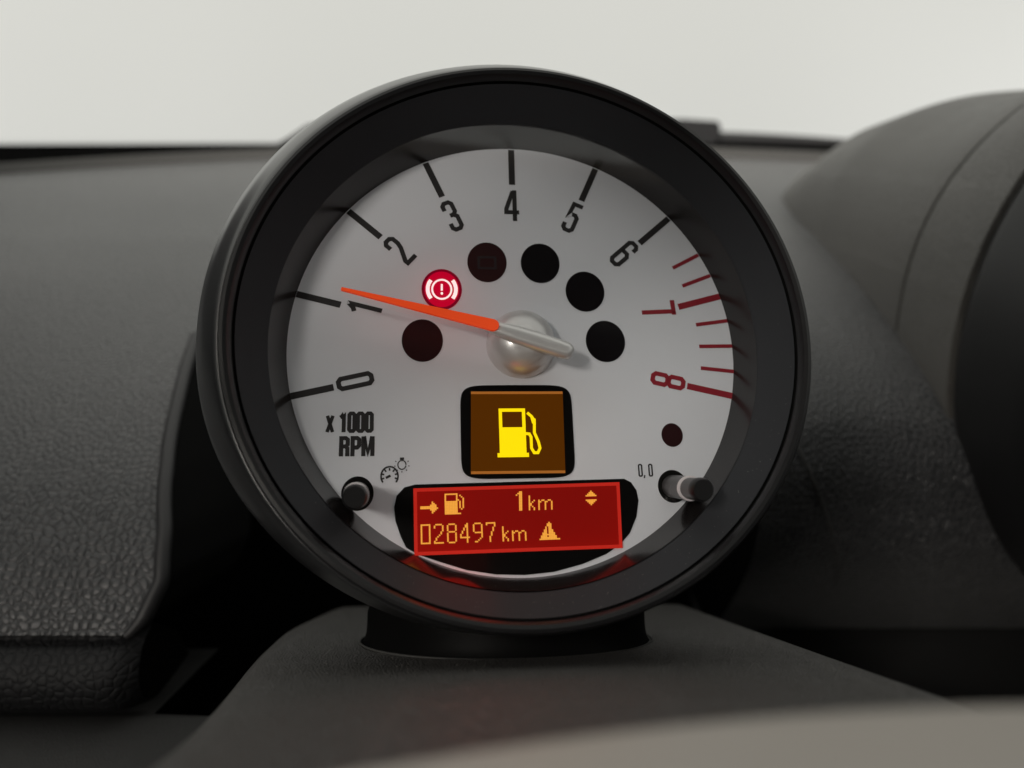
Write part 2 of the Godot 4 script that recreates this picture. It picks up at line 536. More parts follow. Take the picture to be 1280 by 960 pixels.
func dashboard() -> void:
	var base := Vector3(0, -160, -420)
	var d := thing("dashboard", "charcoal pebble-grained dashboard stretching behind the round gauge", "dashboard", base)
	var g := Geo.new()
	var T := 46
	# behind the gauge, right across the car, then left and right of the recess
	var P := []
	for i in 36:
		var row := PackedVector3Array()
		for j in 91:
			row.append(pad_point(lerpf(-720, 720, j / 90.0), 0.5 * i / 35.0))
		P.append(row)
	var reached := g.grid(P, false, 1.0, 0.0)
	P = []
	for i in T:
		var t := lerpf(0.5, 1.0, i / (T - 1.0))
		var row := PackedVector3Array()
		for j in 60:
			var u := j / 59.0
			row.append(pad_point(lerpf(-720, notch_left(t), 1.0 - pow(1.0 - u, 1.6)), t))
		P.append(row)
	g.grid(P, false, 1.0, reached)
	P = []
	for i in T:
		var t := lerpf(0.5, 1.0, i / (T - 1.0))
		var row := PackedVector3Array()
		for j in 60:
			row.append(pad_point(lerpf(91.0, 720, pow(j / 59.0, 1.6)), t))
		P.append(row)
	g.grid(P, false, 1.0, reached)
	part("upper_pad", g, M.dash_leather, d, base, "pebble-grained upper pad, grain largest at the lower left")
	# rear rail, a low upstand along the windscreen
	g = Geo.new()
	P = []
	for q in [Vector2(0, 1), Vector2(3.0, -1.0), Vector2(7.0, -2.5), Vector2(8.6, -6), Vector2(8.8, -22), Vector2(-30, -24)]:
		var row := PackedVector3Array()
		for j in 61:
			var x := lerpf(-720, 720, j / 60.0)
			row.append(pad_point(x, 0) + Vector3(0, q.x, q.y))
		P.append(row)
	g.grid(P, false, -1.0)
	part("rear_rail", g, M.rail_plastic, d, base)
	# the rolled edge round the recess
	g = Geo.new()
	var path := []
	for i in 40:
		var t := lerpf(0.5, 1.0, i / 39.0)
		path.append(pad_point(notch_left(t), t) + Vector3(1.2, -0.6, -0.3))
	var ra := []
	for i in 40:
		ra.append(2.3 if i < 36 else 2.3 - (i - 35) * 0.25)
	g.tube(path, 2.3, 14, true, ra)
	# flange going back from the rolled edge into the recess
	P = []
	for s in [0.0, 1.0]:
		var row := PackedVector3Array()
		for p in path:
			row.append(p + Vector3(6, -14, -55) * s)
		P.append(row)
	part("recess_trim", g, M.rubber, d, base, "rolled rubbery edge left of the recess")
	var w := Geo.new()
	w.grid(P, false, 1.0)
	P = []
	for s in [0.0, 1.0]:
		var row := PackedVector3Array()
		for i in 30:
			row.append(pad_point(91, lerpf(0.5, 1.0, i / 29.0)) + Vector3(-8, -14, -60) * s)
		P.append(row)
	w.grid(P, false, 1.0)
	# back and floor of the recess
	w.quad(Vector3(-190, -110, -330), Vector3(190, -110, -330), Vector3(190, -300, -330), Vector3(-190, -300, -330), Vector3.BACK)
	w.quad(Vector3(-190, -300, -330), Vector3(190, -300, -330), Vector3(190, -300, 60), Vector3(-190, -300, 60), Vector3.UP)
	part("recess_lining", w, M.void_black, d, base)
	# the thin folded seam right of the recess
	g = Geo.new()
	path = []
	for i in 30:
		path.append(pad_point(98.0 + 30.0 * pow(i / 29.0, 1.5), lerpf(0.62, 0.92, i / 29.0)) + Vector3(0, 0.2, 0.3))
	g.tube(path, 0.6, 8)
	part("seam", g, M.seam_grey, d, base)
	# lower band under the crease, left of the column
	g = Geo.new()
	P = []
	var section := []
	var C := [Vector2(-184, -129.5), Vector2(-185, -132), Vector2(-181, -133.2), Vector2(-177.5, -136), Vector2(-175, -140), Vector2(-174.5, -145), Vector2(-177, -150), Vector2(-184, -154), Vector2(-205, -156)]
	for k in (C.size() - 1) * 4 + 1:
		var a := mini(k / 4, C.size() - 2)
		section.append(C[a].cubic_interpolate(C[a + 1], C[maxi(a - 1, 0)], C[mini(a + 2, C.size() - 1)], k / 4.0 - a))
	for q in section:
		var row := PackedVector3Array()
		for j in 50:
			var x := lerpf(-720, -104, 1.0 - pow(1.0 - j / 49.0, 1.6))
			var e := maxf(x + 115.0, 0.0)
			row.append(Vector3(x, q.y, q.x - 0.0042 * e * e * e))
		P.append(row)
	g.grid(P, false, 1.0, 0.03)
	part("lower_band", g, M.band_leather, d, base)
	g = Geo.new()
	var cap := Vector3(-104, -143, -205)
	for k in P.size() - 1:
		g.tri(cap, P[k][-1], P[k + 1][-1], Vector3.RIGHT, Vector3.RIGHT, Vector3.RIGHT)
	part("band_end", g, M.collar_black, d, base)
	# knee panel below
	g = Geo.new()
	P = []
	for q in [Vector2(-235, -172), Vector2(-190, -160), Vector2(-183, -156), Vector2(-178, -153.5), Vector2(-165, -154.5), Vector2(-150, -160), Vector2(-138, -170), Vector2(-125, -190), Vector2(-115, -230)]:
		var row := PackedVector3Array()
		for j in 40:
			row.append(Vector3(lerpf(-720, lerpf(-105, -58, smoothstep(-184.0, -176.0, q.x)), j / 39.0), q.y, q.x))
		P.append(row)
	g.grid(P, false, 1.0)
	part("knee_panel", g, M.lower_plastic, d, base)
	g = Geo.new()
	P = []
	for q in [Vector2(-330, -204), Vector2(-300, -212), Vector2(-285, -226), Vector2(-280, -250), Vector2(-280, -320)]:
		var row := PackedVector3Array()
		for j in 20:
			row.append(Vector3(lerpf(86, 720, j / 19.0), q.y, q.x))
		P.append(row)
	g.grid(P, false, 1.0)
	part("knee_panel", g, M.under_dash, d, base)


# ---- the hood of the big central instrument, right edge of the picture
func hood_ring(z: float, rx: float, ry: float, e: float, c: Vector2) -> PackedVector3Array:
	var row := PackedVector3Array()
	for k in 120:
		var a := TAU * k / 120
		var ca := cos(a)
		var sa := sin(a)
		row.append(Vector3(c.x + rx * signf(ca) * pow(absf(ca), 2.0 / e), c.y + ry * signf(sa) * pow(absf(sa), 2.0 / e), z))
	return row


func hood_at(z: float, shrink := 0.0) -> PackedVector3Array:
	var T := [[-620.0, 92.0, 30.0, 3.0], [-540.0, 110.0, 66.0, 3.0], [-480.0, 118.0, 86.0, 3.0], [-423.0, 124.0, 94.0, 2.9], [-380.0, 127.0, 93.0, 2.7], [-345.0, 129.5, 97.5, 2.5], [-310.0, 131.5, 108.0, 2.3], [-263.0, 134.0, 124.0, 2.1], [-215.0, 135.0, 133.0, 2.0]]
	for k in T.size() - 1:
		if z <= T[k + 1][0]:
			var f: float = (z - T[k][0]) / (T[k + 1][0] - T[k][0])
			return hood_ring(z, lerpf(T[k][1], T[k + 1][1], f) - shrink, lerpf(T[k][2], T[k + 1][2], f) - shrink, lerpf(T[k][3], T[k + 1][3], f), Vector2(290, -66))
	return hood_ring(z, 135 - shrink, 135 - shrink, 2.0, Vector2(290, -66))


func speedometer_hood() -> void:
	var base := Vector3(290, -200, -400)
	var d := thing("instrument_hood", "big rounded grey hood of the central instrument at the right edge", "instrument hood", base)
	var g := Geo.new()
	var P := []
	for k in 40:
		P.append(hood_at(lerpf(-620, -311.0, k / 39.0)))
	P.append(hood_at(-310.5, 0.4)); P.append(hood_at(-310.3, 1.2)); P.append(hood_at(-310.2, 4.0))
	g.grid(P, true, -1.0)
	part("hood_shell", g, M.hood_leather, d, base)
	g = Geo.new()
	P = [hood_at(-309.1, 4.0), hood_at(-309.0, 1.2), hood_at(-308.8, 0.4), hood_at(-308.2, 0.05)]
	for k in 10:
		P.append(hood_at(lerpf(-307.5, -265.0, k / 9.0)))
	P.append(hood_at(-264.5, 0.5)); P.append(hood_at(-264.2, 4.0))
	g.grid(P, true, -1.0)
	part("hood_collar", g, M.hood_leather, d, base)
	g = Geo.new()
	P = [hood_at(-263.1, 4.4), hood_at(-262.8, 1.6), hood_at(-261, 1.0)]
	for k in 8:
		P.append(hood_at(lerpf(-258, -226.0, k / 7.0), 1.0 + 0.25 * k))
	P.append(hood_at(-221, 4.0)); P.append(hood_at(-218, 7.5)); P.append(hood_at(-218, 12)); P.append(hood_at(-224, 16)); P.append(hood_at(-240, 20))
	g.grid(P, true, -1.0)
	part("front_ring", g, M.satin_black, d, base)
	g = Geo.new()
	var c := Vector3(290, -66, -240)
	var row := hood_at(-240, 20)
	for k in row.size():
		g.tri(c, row[k], row[(k + 1) % row.size()], Vector3.BACK, Vector3.BACK, Vector3.BACK)
	part("instrument_face", g, M.gloss_black, d, base)


func windscreen() -> void:
	var base := Vector3(0, 2, -850)
	var d := thing("windscreen", "clear windscreen with a black lower border, pale sky beyond", "windscreen", base)
	var g := Geo.new()
	var P := []
	var B := []
	for i in 9:
		var s := i / 8.0
		var row := PackedVector3Array()
		for j in 41:
			var x := lerpf(-700, 700, j / 40.0)
			var bow := 4.2e-4 * x * x
			row.append(Vector3(x, 1.0 - 2.0 * pow(x / 533.0, 2) + 415.0 * s, -862 + bow + 860.0 * s + 60.0 * s * (1.0 - s)))
		P.append(row)
	g.grid(P, false, 1.0)
	part("glass", g, M.glass, d, base)
	g = Geo.new()
	for s in [[-1.2, 1.0], [0.0, -1.0], [-60.0, 40.0]]:
		var row := PackedVector3Array()
		for j in 41:
			var x := lerpf(-700, 700, j / 40.0)
			row.append(Vector3(x, 3.2 - 2.0 * pow(x / 533.0, 2) + s[0], -858 + 4.2e-4 * x * x + s[1]))
		B.append(row)
	g.grid(B, false, 1.0)
	part("black_border", g, M.void_black, d, base)


func wipers() -> void:
	var base := Vector3(-250, 0, -960)
	var d := thing("wiper_arm", "dark wiper pivot cover outside the glass, left of the round gauge", "wiper", base)
	var g := Geo.new()
	g.plate(PackedVector2Array([Vector2(-283, 0), Vector2(-262, 11), Vector2(-240, 24), Vector2(-222, 28), Vector2(-150, 30), Vector2(-140, 0)]), -975, -950)
	part("pivot_cover", g, M.wiper_black, d, base)
	g = Geo.new()
	g.tube([Vector3(-200, 26, -962), Vector3(-100, 33, -966), Vector3(20, 30, -968)], 5.0, 10)
	part("arm", g, M.wiper_black, d, base)
	base = Vector3(250, 0, -960)
	d = thing("wiper_arm_001", "slim black wiper outside the glass, between gauge and instrument hood", "wiper", base)
	g = Geo.new()
	g.plate(PackedVector2Array([Vector2(150, 30), Vector2(200, 30.5), Vector2(240, 28), Vector2(244, 24), Vector2(245, 12), Vector2(238, 2), Vector2(150, 2)]), -972, -948)
	part("pivot_cover", g, M.wiper_black, d, base)
	g = Geo.new()
	var P := []
	for k in 20:
		var s := k / 19.0
		P.append(Vector3(235 + 210 * s, 8.5 - 1.0 * s - 8.5 * s * s, -960 + 30 * s * s))
	var ra := []
	for k in 20:
		ra.append(8.5 - 4.5 * k / 19.0)
	g.tube(P, 6.0, 12, true, ra)
	part("blade", g, M.wiper_black, d, base)


# ---- the shroud over the steering column; u right, w up from its flat top, s towards the driver
func sh(u: float, w: float, s: float) -> Vector3:
	var c := Basis(Vector3.RIGHT, deg_to_rad(-17.2))
	var fwd := c * Vector3(-0.027, -0.2, -1.0).normalized()
	var up := c * Vector3(0, 1, 0)
	up = (up - fwd * up.dot(fwd)).normalized()
	var right := fwd.cross(up)
	return right * u + up * (w - 24.4) + fwd * (-s)


func column_shroud() -> void:
	var base := sh(15, -80, -150)
	var d := thing("column_shroud", "grey grained plastic shroud of the steering column under the round gauge", "steering column shroud", base)
	var g := Geo.new()
	var P := []
	# s runs from far (-300) to near (-30)
	for i in 60:
		var s := lerpf(-290.0, -40.0, i / 59.0)
		var back := 0.0
		var left := -38.5 - 19.0 * smoothstep(-85.0, -245.0, s)
		var right := 72.0
		var row := PackedVector3Array()
		for q in [[-18.0, -90.0], [-16.0, -50.0], [-12.0, -25.0], [-7.0, -11.0], [-3.0, -4.0], [0.0, -1.2], [4.0, 0.0], [10.0, 0.2]]:
			row.append(sh(left + q[0], q[1] + 3.0 * back, s))
		for k in 9:
			row.append(sh(lerpf(left + 18.0, right - 14.0, k / 8.0), 0.3 + 0.8 * sin(PI * k / 8.0) + 3.0 * back * (1.0 - k / 8.0), s))
		for q in [[-7.0, 0.2], [-3.0, 0.0], [-0.8, -0.8], [0.6, -3.0], [1.5, -9.0], [3.0, -25.0], [6.0, -90.0]]:
			row.append(sh(right + q[0], q[1], s))
		P.append(row)
	g.grid(P, false, 1.0)
	# close the far end
	var c := sh(15, -40, -290)
	for k in P[0].size() - 1:
		g.tri(c, P[0][k], P[0][k + 1], Vector3.FORWARD, Vector3.FORWARD, Vector3.FORWARD)
	part("shroud_top", g, M.shroud_plastic, d, base)


func steering_wheel() -> void:
	var base := sh(0, -120, -40)
	var d := thing("steering_wheel", "blurred pale grey steering wheel pad along the bottom edge", "steering wheel", base)
	var g := Geo.new()
	var P := []
	for i in 24:
		var a := lerpf(-0.5, PI * 0.5, i / 23.0)
		var row := PackedVector3Array()
		for j in 41:
			var x := lerpf(-75, 110, j / 40.0)
			var drop := 0.0016 * pow(minf(x - 40.0, 0.0), 2)
			row.append(sh(x, -0.6 - drop + 13.0 * sin(a), -56.0 - 14.0 * cos(a)))
		P.append(row)
	var row2 := PackedVector3Array()
	for p in P[-1]:
		row2.append(p + (sh(0, 0.5, 45) - sh(0, 0, 0)))
	P.append(row2)
	row2 = PackedVector3Array()
	for p in P[0]:
		row2.append(p + (sh(0, -80, 0) - sh(0, 0, 0)))
	P.push_front(row2)
	g.grid(P, false, 1.0)
	part("hub_pad", g, M.wheel_pad, d, base)
	# the rim stands round the column, out of the picture above and beside the lens
	g = Geo.new()
	P = []
	for k in 97:
		var a := TAU * k / 96
		P.append(sh(15.0 + 186.0 * cos(a), -52.0 + 186.0 * sin(a), -8.0))
	g.tube(P, 15.0, 16, false)
	part("rim", g, M.wheel_rim, d, base)


# ---- unseen seat added behind the lens to block rear sky and bounce warm light
func added_driver_seat() -> void:
	var base := Vector3(0, -620, 430)
	var d := thing("added_driver_seat", "tan driver seat added unseen behind the viewer to block rear sky", "car seat", base)
	var g := Geo.new()
	var P := []
	for i in 12:
		var s := i / 11.0
		var row := PackedVector3Array()
		for k in 40:
			var a := TAU * k / 40
			var ca := cos(a)
			var sa := sin(a)
			var w := 255.0 - 70.0 * pow(s, 3) if i not in [0, 11] else 0.5
			row.append(Vector3(w * signf(ca) * pow(absf(ca), 0.5), lerpf(-560, 110, s), 420.0 + 110.0 * s + (70.0 if w > 1.0 else 0.5) * signf(sa) * pow(absf(sa), 0.7)))
		P.append(row)
	g.grid(P, true, 1.0)
	part("backrest", g, M.seat_fabric, d, base)
	g = Geo.new()
	P = []
	for i in 10:
		var s := i / 9.0
		var row := PackedVector3Array()
		for k in 32:
			var a := TAU * k / 32
			var r := pow(sin(PI * clampf(s, 0.002, 0.998)), 0.4)
			row.append(Vector3(125.0 * r * cos(a), lerpf(125, 300, s), 545.0 + 55.0 * r * sin(a)))
		P.append(row)
	g.grid(P, true, 1.0)
	part("headrest", g, M.seat_fabric, d, base)


# ---- unseen cabin added to block daylight: slotted roof, raised door sides, floor, rear wall
func slab(g: Geo, a: Vector3, b: Vector3) -> void:
	var p := [Vector3(a.x, a.y, a.z), Vector3(b.x, a.y, a.z), Vector3(b.x, b.y, a.z), Vector3(a.x, b.y, a.z), Vector3(a.x, a.y, b.z), Vector3(b.x, a.y, b.z), Vector3(b.x, b.y, b.z), Vector3(a.x, b.y, b.z)]
	g.quad(p[0], p[1], p[2], p[3], Vector3.FORWARD)
	g.quad(p[4], p[5], p[6], p[7], Vector3.BACK)
	g.quad(p[0], p[1], p[5], p[4], Vector3.DOWN)
	g.quad(p[3], p[2], p[6], p[7], Vector3.UP)
	g.quad(p[0], p[3], p[7], p[4], Vector3.LEFT)
	g.quad(p[1], p[2], p[6], p[5], Vector3.RIGHT)


func cabin() -> void:
	var base := Vector3(0, -700, 400)
	var d := thing("added_cabin", "unseen car interior added around the viewer to block daylight, with doors, floor and slotted roof", "car interior", base)
	var g := Geo.new()
	slab(g, Vector3(ROOF_SLOT_RIGHT, 400, 10), Vector3(720, 430, 1500))  # roof stops short to leave a slot of daylight for the dial
	part("cut_roof_lining", g, M.lining, d, base)
	g = Geo.new()
	slab(g, Vector3(-720, 400, 10), Vector3(ROOF_SLOT_LEFT, 430, 1500))  # strip added beyond the slot to shade the left dash
	part("roof_shade_strip", g, M.lining, d, base)
	for s in [-1.0, 1.0]:
		g = Geo.new()
		slab(g, Vector3(690 * s - 15, -700, -900), Vector3(690 * s + 15, -30, 1500))
		part("door_panel", g, M.lower_plastic, d, base)
		g = Geo.new()
		slab(g, Vector3(690 * s - 14, -29, -900), Vector3(690 * s + 14, 180, 1500))  # added above the window line to cut light from the sides
		part("raised_door_blocker", g, M.lower_plastic, d, base)
	g = Geo.new()
	slab(g, Vector3(-703, 181, -900), Vector3(-677, 399, 130))  # solid sheet added to keep daylight from the left off the hood
	part("side_light_blocker", g, M.lower_plastic, d, base)
	g = Geo.new()
	slab(g, Vector3(-720, -700, 1501), Vector3(720, 220, 1530))
	part("rear_wall", g, M.lower_plastic, d, base)
	g = Geo.new()
	slab(g, Vector3(-720, -730, -900), Vector3(720, -701, 1530))
	part("floor", g, M.lower_plastic, d, base)


# the small light that a glowing panel throws on what is round it
func panel_light(parent: Node3D, called: String, at: Vector3, c: Color, e: float) -> void:
	var l := OmniLight3D.new()
	l.name = called
	l.light_color = c
	l.light_energy = e
	l.light_size = 0.002
	l.omni_range = 0.5
	l.omni_attenuation = 2.0
	l.shadow_enabled = true
	parent.add_child(l)
	l.position = at * 0.001


# ---- the gauge itself: x right, y up on the dial, z out of the dial
func tachometer() -> void:
	var turn := Basis(Vector3(0.994, -0.031, -0.109), Vector3(-0.033, 0.843, -0.537), Vector3(0.108, 0.537, 0.837)).orthonormalized()
	var org := Vector3(1.07, -42.88, -165.37)
	var foot := Vector3(4, -76, -6)
	var t := thing("tachometer", "round black tachometer pod with silver dial and glowing fuel warning", "tachometer", org + turn * foot, turn)
	var g := Geo.new()

	# housing: glossy lip, then a flank that widens towards the back, bowl at the back
	g.lathe([Vector2(57.6, 15.2), Vector2(57.75, 16.2), Vector2(58.2, 17.0), Vector2(58.9, 17.3), Vector2(59.6, 17.1), Vector2(60.0, 16.4), Vector2(60.1, 15.6)], Vector3.ZERO, 160, -1.0)
	part("rim_lip", g, M.lip_black, t, foot)
	g = Geo.new()
	var H := []
	for q in [[59.9, 15.4, 0.0], [60.3, 15.7, 0.05], [61.2, 14.8, 0.22], [62.8, 12.4, 0.58], [64.4, 9.2, 0.9], [65.5, 5.0, 1.0], [66.0, 0.0, 1.0], [65.8, -6.0, 1.0], [64.0, -14.0, 0.9], [60.0, -23.0, 0.8], [53.0, -32.0, 0.6], [43.0, -40.0, 0.4], [31.0, -46.0, 0.2], [16.0, -50.0, 0.1], [0.01, -51.5, 0.0]]:
		var row := PackedVector3Array()
		for k in 160:
			var a := TAU * k / 160
			row.append(Vector3(q[0] * cos(a) - 1.7 * q[2], q[0] * sin(a) * (1.0 - 0.05 * q[2] * smoothstep(0.0, -0.9, sin(a))) + 2.1 * q[2], q[1]))
		H.append(row)
	g.grid(H, true, -1.0)
	part("housing", g, M.housing_black, t, foot)
	# foot: round black socket that the pod sits in, with a dusty seal at its base (written in the shroud's own directions)
	g = Geo.new()
	var P := []
	for q in [[9.0, 32.6], [7.5, 33.0], [5.0, 33.0], [3.0, 33.1], [1.4, 33.5], [0.7, 34.0], [0.2, 34.4]]:
		var row := PackedVector3Array()
		for k in 72:
			var a: float = TAU * k / 72
			row.append(turn.inverse() * (sh(3.6 + q[1] * cos(a), q[0], -193.0 + q[1] * sin(a)) - org))
		P.append(row)
	g.grid(P, true, 1.0)
	part("foot_socket", g, M.collar_black, t, foot)
	g = Geo.new()
	P = []
	for k in 73:
		var a: float = TAU * k / 72
		P.append(turn.inverse() * (sh(3.6 + 34.5 * cos(a), 0.75, -193.0 + 34.5 * sin(a)) - org))
	g.tube(P, 0.3, 6, false)
	part("seal", g, M.seal_grey, t, foot)

	# bezel: cone, groove at its edge, upright wall behind the lens
	g = Geo.new()
	g.lathe([Vector2(52.4, 6.8), Vector2(52.7, 7.6), Vector2(55.0, 11.2), Vector2(57.1, 14.9)], Vector3.ZERO, 160, -1.0)
	part("bezel", g, M.bezel_black, t, foot)
	g = Geo.new()
	g.lathe([Vector2(57.1, 14.9), Vector2(57.15, 13.6), Vector2(57.55, 13.6), Vector2(57.6, 15.2)], Vector3.ZERO, 160, -1.0)
	part("groove", g, M.void_black, t, foot)
	g = Geo.new()
	g.lathe([Vector2(49.6, -0.5), Vector2(50.4, 1.5), Vector2(51.4, 4.0), Vector2(52.3, 6.4), Vector2(52.5, 6.9)], Vector3(0, 0.3, 0), 160, -1.0)
	part("inner_wall", g, M.wall_gloss, t, foot)

	# dial plate
	g = Geo.new()
	g.plate(disc(Vector2(0, 0.2), 50.2, 50.2, 120), -1.0, 0.0)
	var dial := part("dial_face", g, M.dial_silver, t, foot)

	# scale
	var inner := [Vector2(-39.68, -8.85), Vector2(-38.70, 9.92), Vector2(-30.21, 26.36), Vector2(-16.24, 36.96), Vector2(0.26, 40.56), Vector2(16.70, 36.80), Vector2(30.04, 26.08), Vector2(37.99, 10.13), Vector2(38.27, -8.82)]
	for k in 9:
		var p: Vector2 = inner[k]
		var u := p.normalized()
		g = Geo.new()
		g.ribbon([p, u * 49.8], 1.45, 0.0, 0.10)
		part("scale_mark", g, M.print_red if k >= 7 else M.print_black, dial, foot)
	for p in [Vector2(37.54, 19.87), Vector2(39.44, 15.36), Vector2(41.77, 5.78), Vector2(42.01, 0.55), Vector2(41.86, -4.60)]:
		g = Geo.new()
		g.ribbon([p, p.normalized() * 49.8], 0.85, 0.0, 0.10)
		part("red_line_mark", g, M.print_red, dial, foot)
	var mid := [Vector2(-35.17, -7.50), Vector2(-33.61, 9.25), Vector2(-26.01, 23.21), Vector2(-13.98, 32.09), Vector2(-0.11, 35.11), Vector2(14.20, 32.35), Vector2(26.08, 23.34), Vector2(33.15, 9.24), Vector2(33.93, -7.59)]
	for k in 9:
		g = Geo.new()
		write_glyph(g, str(k), mid[k], inner[k].angle(), 7.9, 1.0, 1.0, 0.11)
		part("numeral", g, M.print_red if k >= 7 else M.print_black, dial, foot)
	g = Geo.new()
	write_block(g, "x", -40.9, -39.2, -18.6, -15.1, 0.72, 0.10)
	write_block(g, "1000", -38.25, -31.0, -18.65, -14.4, 0.82, 0.10)
	write_block(g, "RPM", -38.1, -31.05, -23.8, -19.6, 0.86, 0.10)
	part("unit_lettering", g, M.print_black, dial, foot)
	g = Geo.new()
	write_block(g, "0,0", 25.5, 28.9, -29.1, -26.3, 0.3, 0.10)
	part("zero_lettering", g, M.print_black, dial, foot)
	# dimmer pictogram: small gauge and bulb
	g = Geo.new()
	var c := Vector2(-27.7, -28.1)
	g.ribbon(arc(c, 1.75, 2.0, -40, 220, 26), 0.34, 0, 0.10)
	for k in 7:
		var a := deg_to_rad(-20 + k * 36.7)
		var u := Vector2(cos(a), sin(a))
		g.ribbon([c + u * 1.15, c + u * 1.7], 0.32, 0, 0.105)
	g.ribbon([c + Vector2(-0.75, -0.35), c + Vector2(0.2, 0.12)], 0.5, 0, 0.107)
	c = Vector2(-25.15, -25.75)
	g.ribbon(arc(c, 0.85, 0.95, 0, 350, 22), 0.22, 0, 0.10)
	g.ribbon([c + Vector2(-0.42, 1.3), c + Vector2(0.42, 1.3)], 0.5, 0, 0.10)
	for k in 7:
		var a := deg_to_rad(-210 + k * 40.0)
		var u := Vector2(cos(a), sin(a))
		g.ribbon([c + u * 1.35, c + u * 1.6], 0.2, 0, 0.10)
	part("dimmer_symbol", g, M.print_black, dial, foot)

	# warning lamps
	var lamps := [Vector2(-20.84, 1.73), Vector2(-16.49, 13.80), Vector2(-6.15, 20.59), Vector2(6.12, 20.55), Vector2(16.21, 13.69), Vector2(20.19, 1.69)]
	for k in 6:
		g = Geo.new()
		g.plate(disc(lamps[k], 4.5, 4.9), 0.0, 0.14)
		var lit: bool = k == 1
		var o := part("warning_lamp", g, M.brake_red if lit else (M.lamp_off_red if k in [0, 2] else M.lamp_off), t, foot, "red lit brake warning lamp above the needle" if lit else "")
		if lit:
			g = Geo.new()
			var ring := arc(lamps[k], 2.15, 2.3, 0, 360, 36)
			ring.pop_back()
			g.ribbon(ring, 0.42, 0.14, 0.2, true)
			g.ribbon([lamps[k] + Vector2(0, 1.25), lamps[k] + Vector2(0, -0.3)], 0.46, 0.14, 0.2)
			g.plate(disc(lamps[k] + Vector2(0, -0.98), 0.3, 0.32, 12), 0.14, 0.2)
			g.ribbon(arc(lamps[k], 3.15, 3.4, 140, 220, 14), 0.85, 0.14, 0.2)
			g.ribbon(arc(lamps[k], 3.15, 3.4, -40, 40, 14), 0.85, 0.14, 0.2)
			part("brake_symbol", g, M.symbol_white, o, foot)
			g = Geo.new()
			ring = arc(lamps[k], 4.2, 4.6, 0, 360, 40)
			ring.pop_back()
			g.ribbon(ring, 0.62, 0.14, 0.17, true)
			part("lamp_rim", g, M.brake_rim, o, foot)
		elif k == 2:
			g = Geo.new()
			g.ribbon([lamps[k] + Vector2(-1.9, -1.5), lamps[k] + Vector2(1.9, -1.5), lamps[k] + Vector2(1.9, 1.2), lamps[k] + Vector2(-1.9, 1.2)], 0.5, 0.14, 0.17, true)
			part("unlit_symbol", g, M.symbol_unlit, o, foot)
	g = Geo.new()
	g.plate(disc(Vector2(33.75, -20.0), 2.4, 2.65), 0.0, 0.12)
	part("light_sensor", g, M.lamp_off_red, t, foot)

	# amber fuel warning window
	var fr := PackedVector2Array()
	for k in 64:
		var a := TAU * k / 64
		fr.append(Vector2(-0.55 + 12.2 * signf(cos(a)) * pow(absf(cos(a)), 0.3), -18.8 + 10.25 * signf(sin(a)) * pow(absf(sin(a)), 0.24)))
	g = Geo.new()
	g.plate(fr, 0.0, 0.25)
	var warn := part("fuel_warning_display", g, M.frame_black, t, foot, "amber window with a glowing fuel pump")
	g = Geo.new()
	g.plate(PackedVector2Array([Vector2(-10.4, -10.0), Vector2(9.75, -10.05), Vector2(9.45, -28.0), Vector2(-10.75, -27.9)]), 0.25, 0.35)
	part("amber_screen", g, M.amber_back, warn, foot)
	g = Geo.new()
	g.ribbon([Vector2(-10.4, -10.3), Vector2(9.7, -10.35)], 0.55, 0.25, 0.45)
	g.ribbon([Vector2(-10.7, -27.7), Vector2(9.4, -27.8)], 0.55, 0.25, 0.45)
	part("amber_screen_edge", g, M.amber_edge, warn, foot)
	g = Geo.new()
	# pump body with its window, foot, hose
	g.plate(PackedVector2Array([Vector2(-4.5, -18.0), Vector2(1.25, -18.0), Vector2(1.25, -23.6), Vector2(-4.5, -23.6)]), 0.36, 0.42)
	g.ribbon([Vector2(-4.15, -18.1), Vector2(-4.15, -14.2), Vector2(0.9, -14.2), Vector2(0.9, -18.1)], 0.72, 0.36, 0.42)
	g.plate(PackedVector2Array([Vector2(-5.0, -23.6), Vector2(1.75, -23.6), Vector2(1.75, -24.5), Vector2(-5.0, -24.5)]), 0.36, 0.42)
	g.ribbon([Vector2(1.25, -19.4), Vector2(2.0, -19.5), Vector2(2.35, -20.2), Vector2(2.35, -22.6), Vector2(2.9, -23.6), Vector2(3.7, -23.6), Vector2(4.2, -22.6), Vector2(3.9, -21.2), Vector2(3.1, -19.2), Vector2(3.2, -16.6), Vector2(2.6, -15.6), Vector2(1.7, -14.8)], 0.62, 0.36, 0.42)
	g.plate(PackedVector2Array([Vector2(2.2, -15.2), Vector2(3.5, -16.2), Vector2(3.5, -17.4), Vector2(2.7, -17.2)]), 0.36, 0.421)
	part("fuel_pump_symbol", g, M.symbol_yellow, warn, foot)

	# red message display in its black surround
	g = Geo.new()
	var su := []
	for p in [Vector2(-22.4, -29.95), Vector2(22.2, -29.5), Vector2(23.7, -30.3), Vector2(24.7, -32.0), Vector2(25.0, -34.2), Vector2(24.3, -37.6), Vector2(22.6, -41.0), Vector2(20.2, -43.4), Vector2(17.2, -45.2), Vector2(12.0, -47.1), Vector2(6.0, -48.5), Vector2(0, -48.95), Vector2(-6.0, -48.65), Vector2(-12.0, -47.6), Vector2(-17.8, -45.7), Vector2(-21.9, -44.2), Vector2(-24.2, -42.8), Vector2(-25.3, -40.6), Vector2(-26.4, -37.4), Vector2(-26.7, -34.6), Vector2(-26.2, -32.2), Vector2(-24.6, -30.5)]:
		su.append(p)
	g.plate(PackedVector2Array(su), 0.0, 0.2)
	var msg := part("message_display", g, M.frame_black, t, foot, "red dot-matrix message display in its black surround")
	var q := [Vector2(-22.4, -31.15), Vector2(20.7, -30.6), Vector2(20.4, -43.7), Vector2(-22.2, -44.1)]
	g = Geo.new()
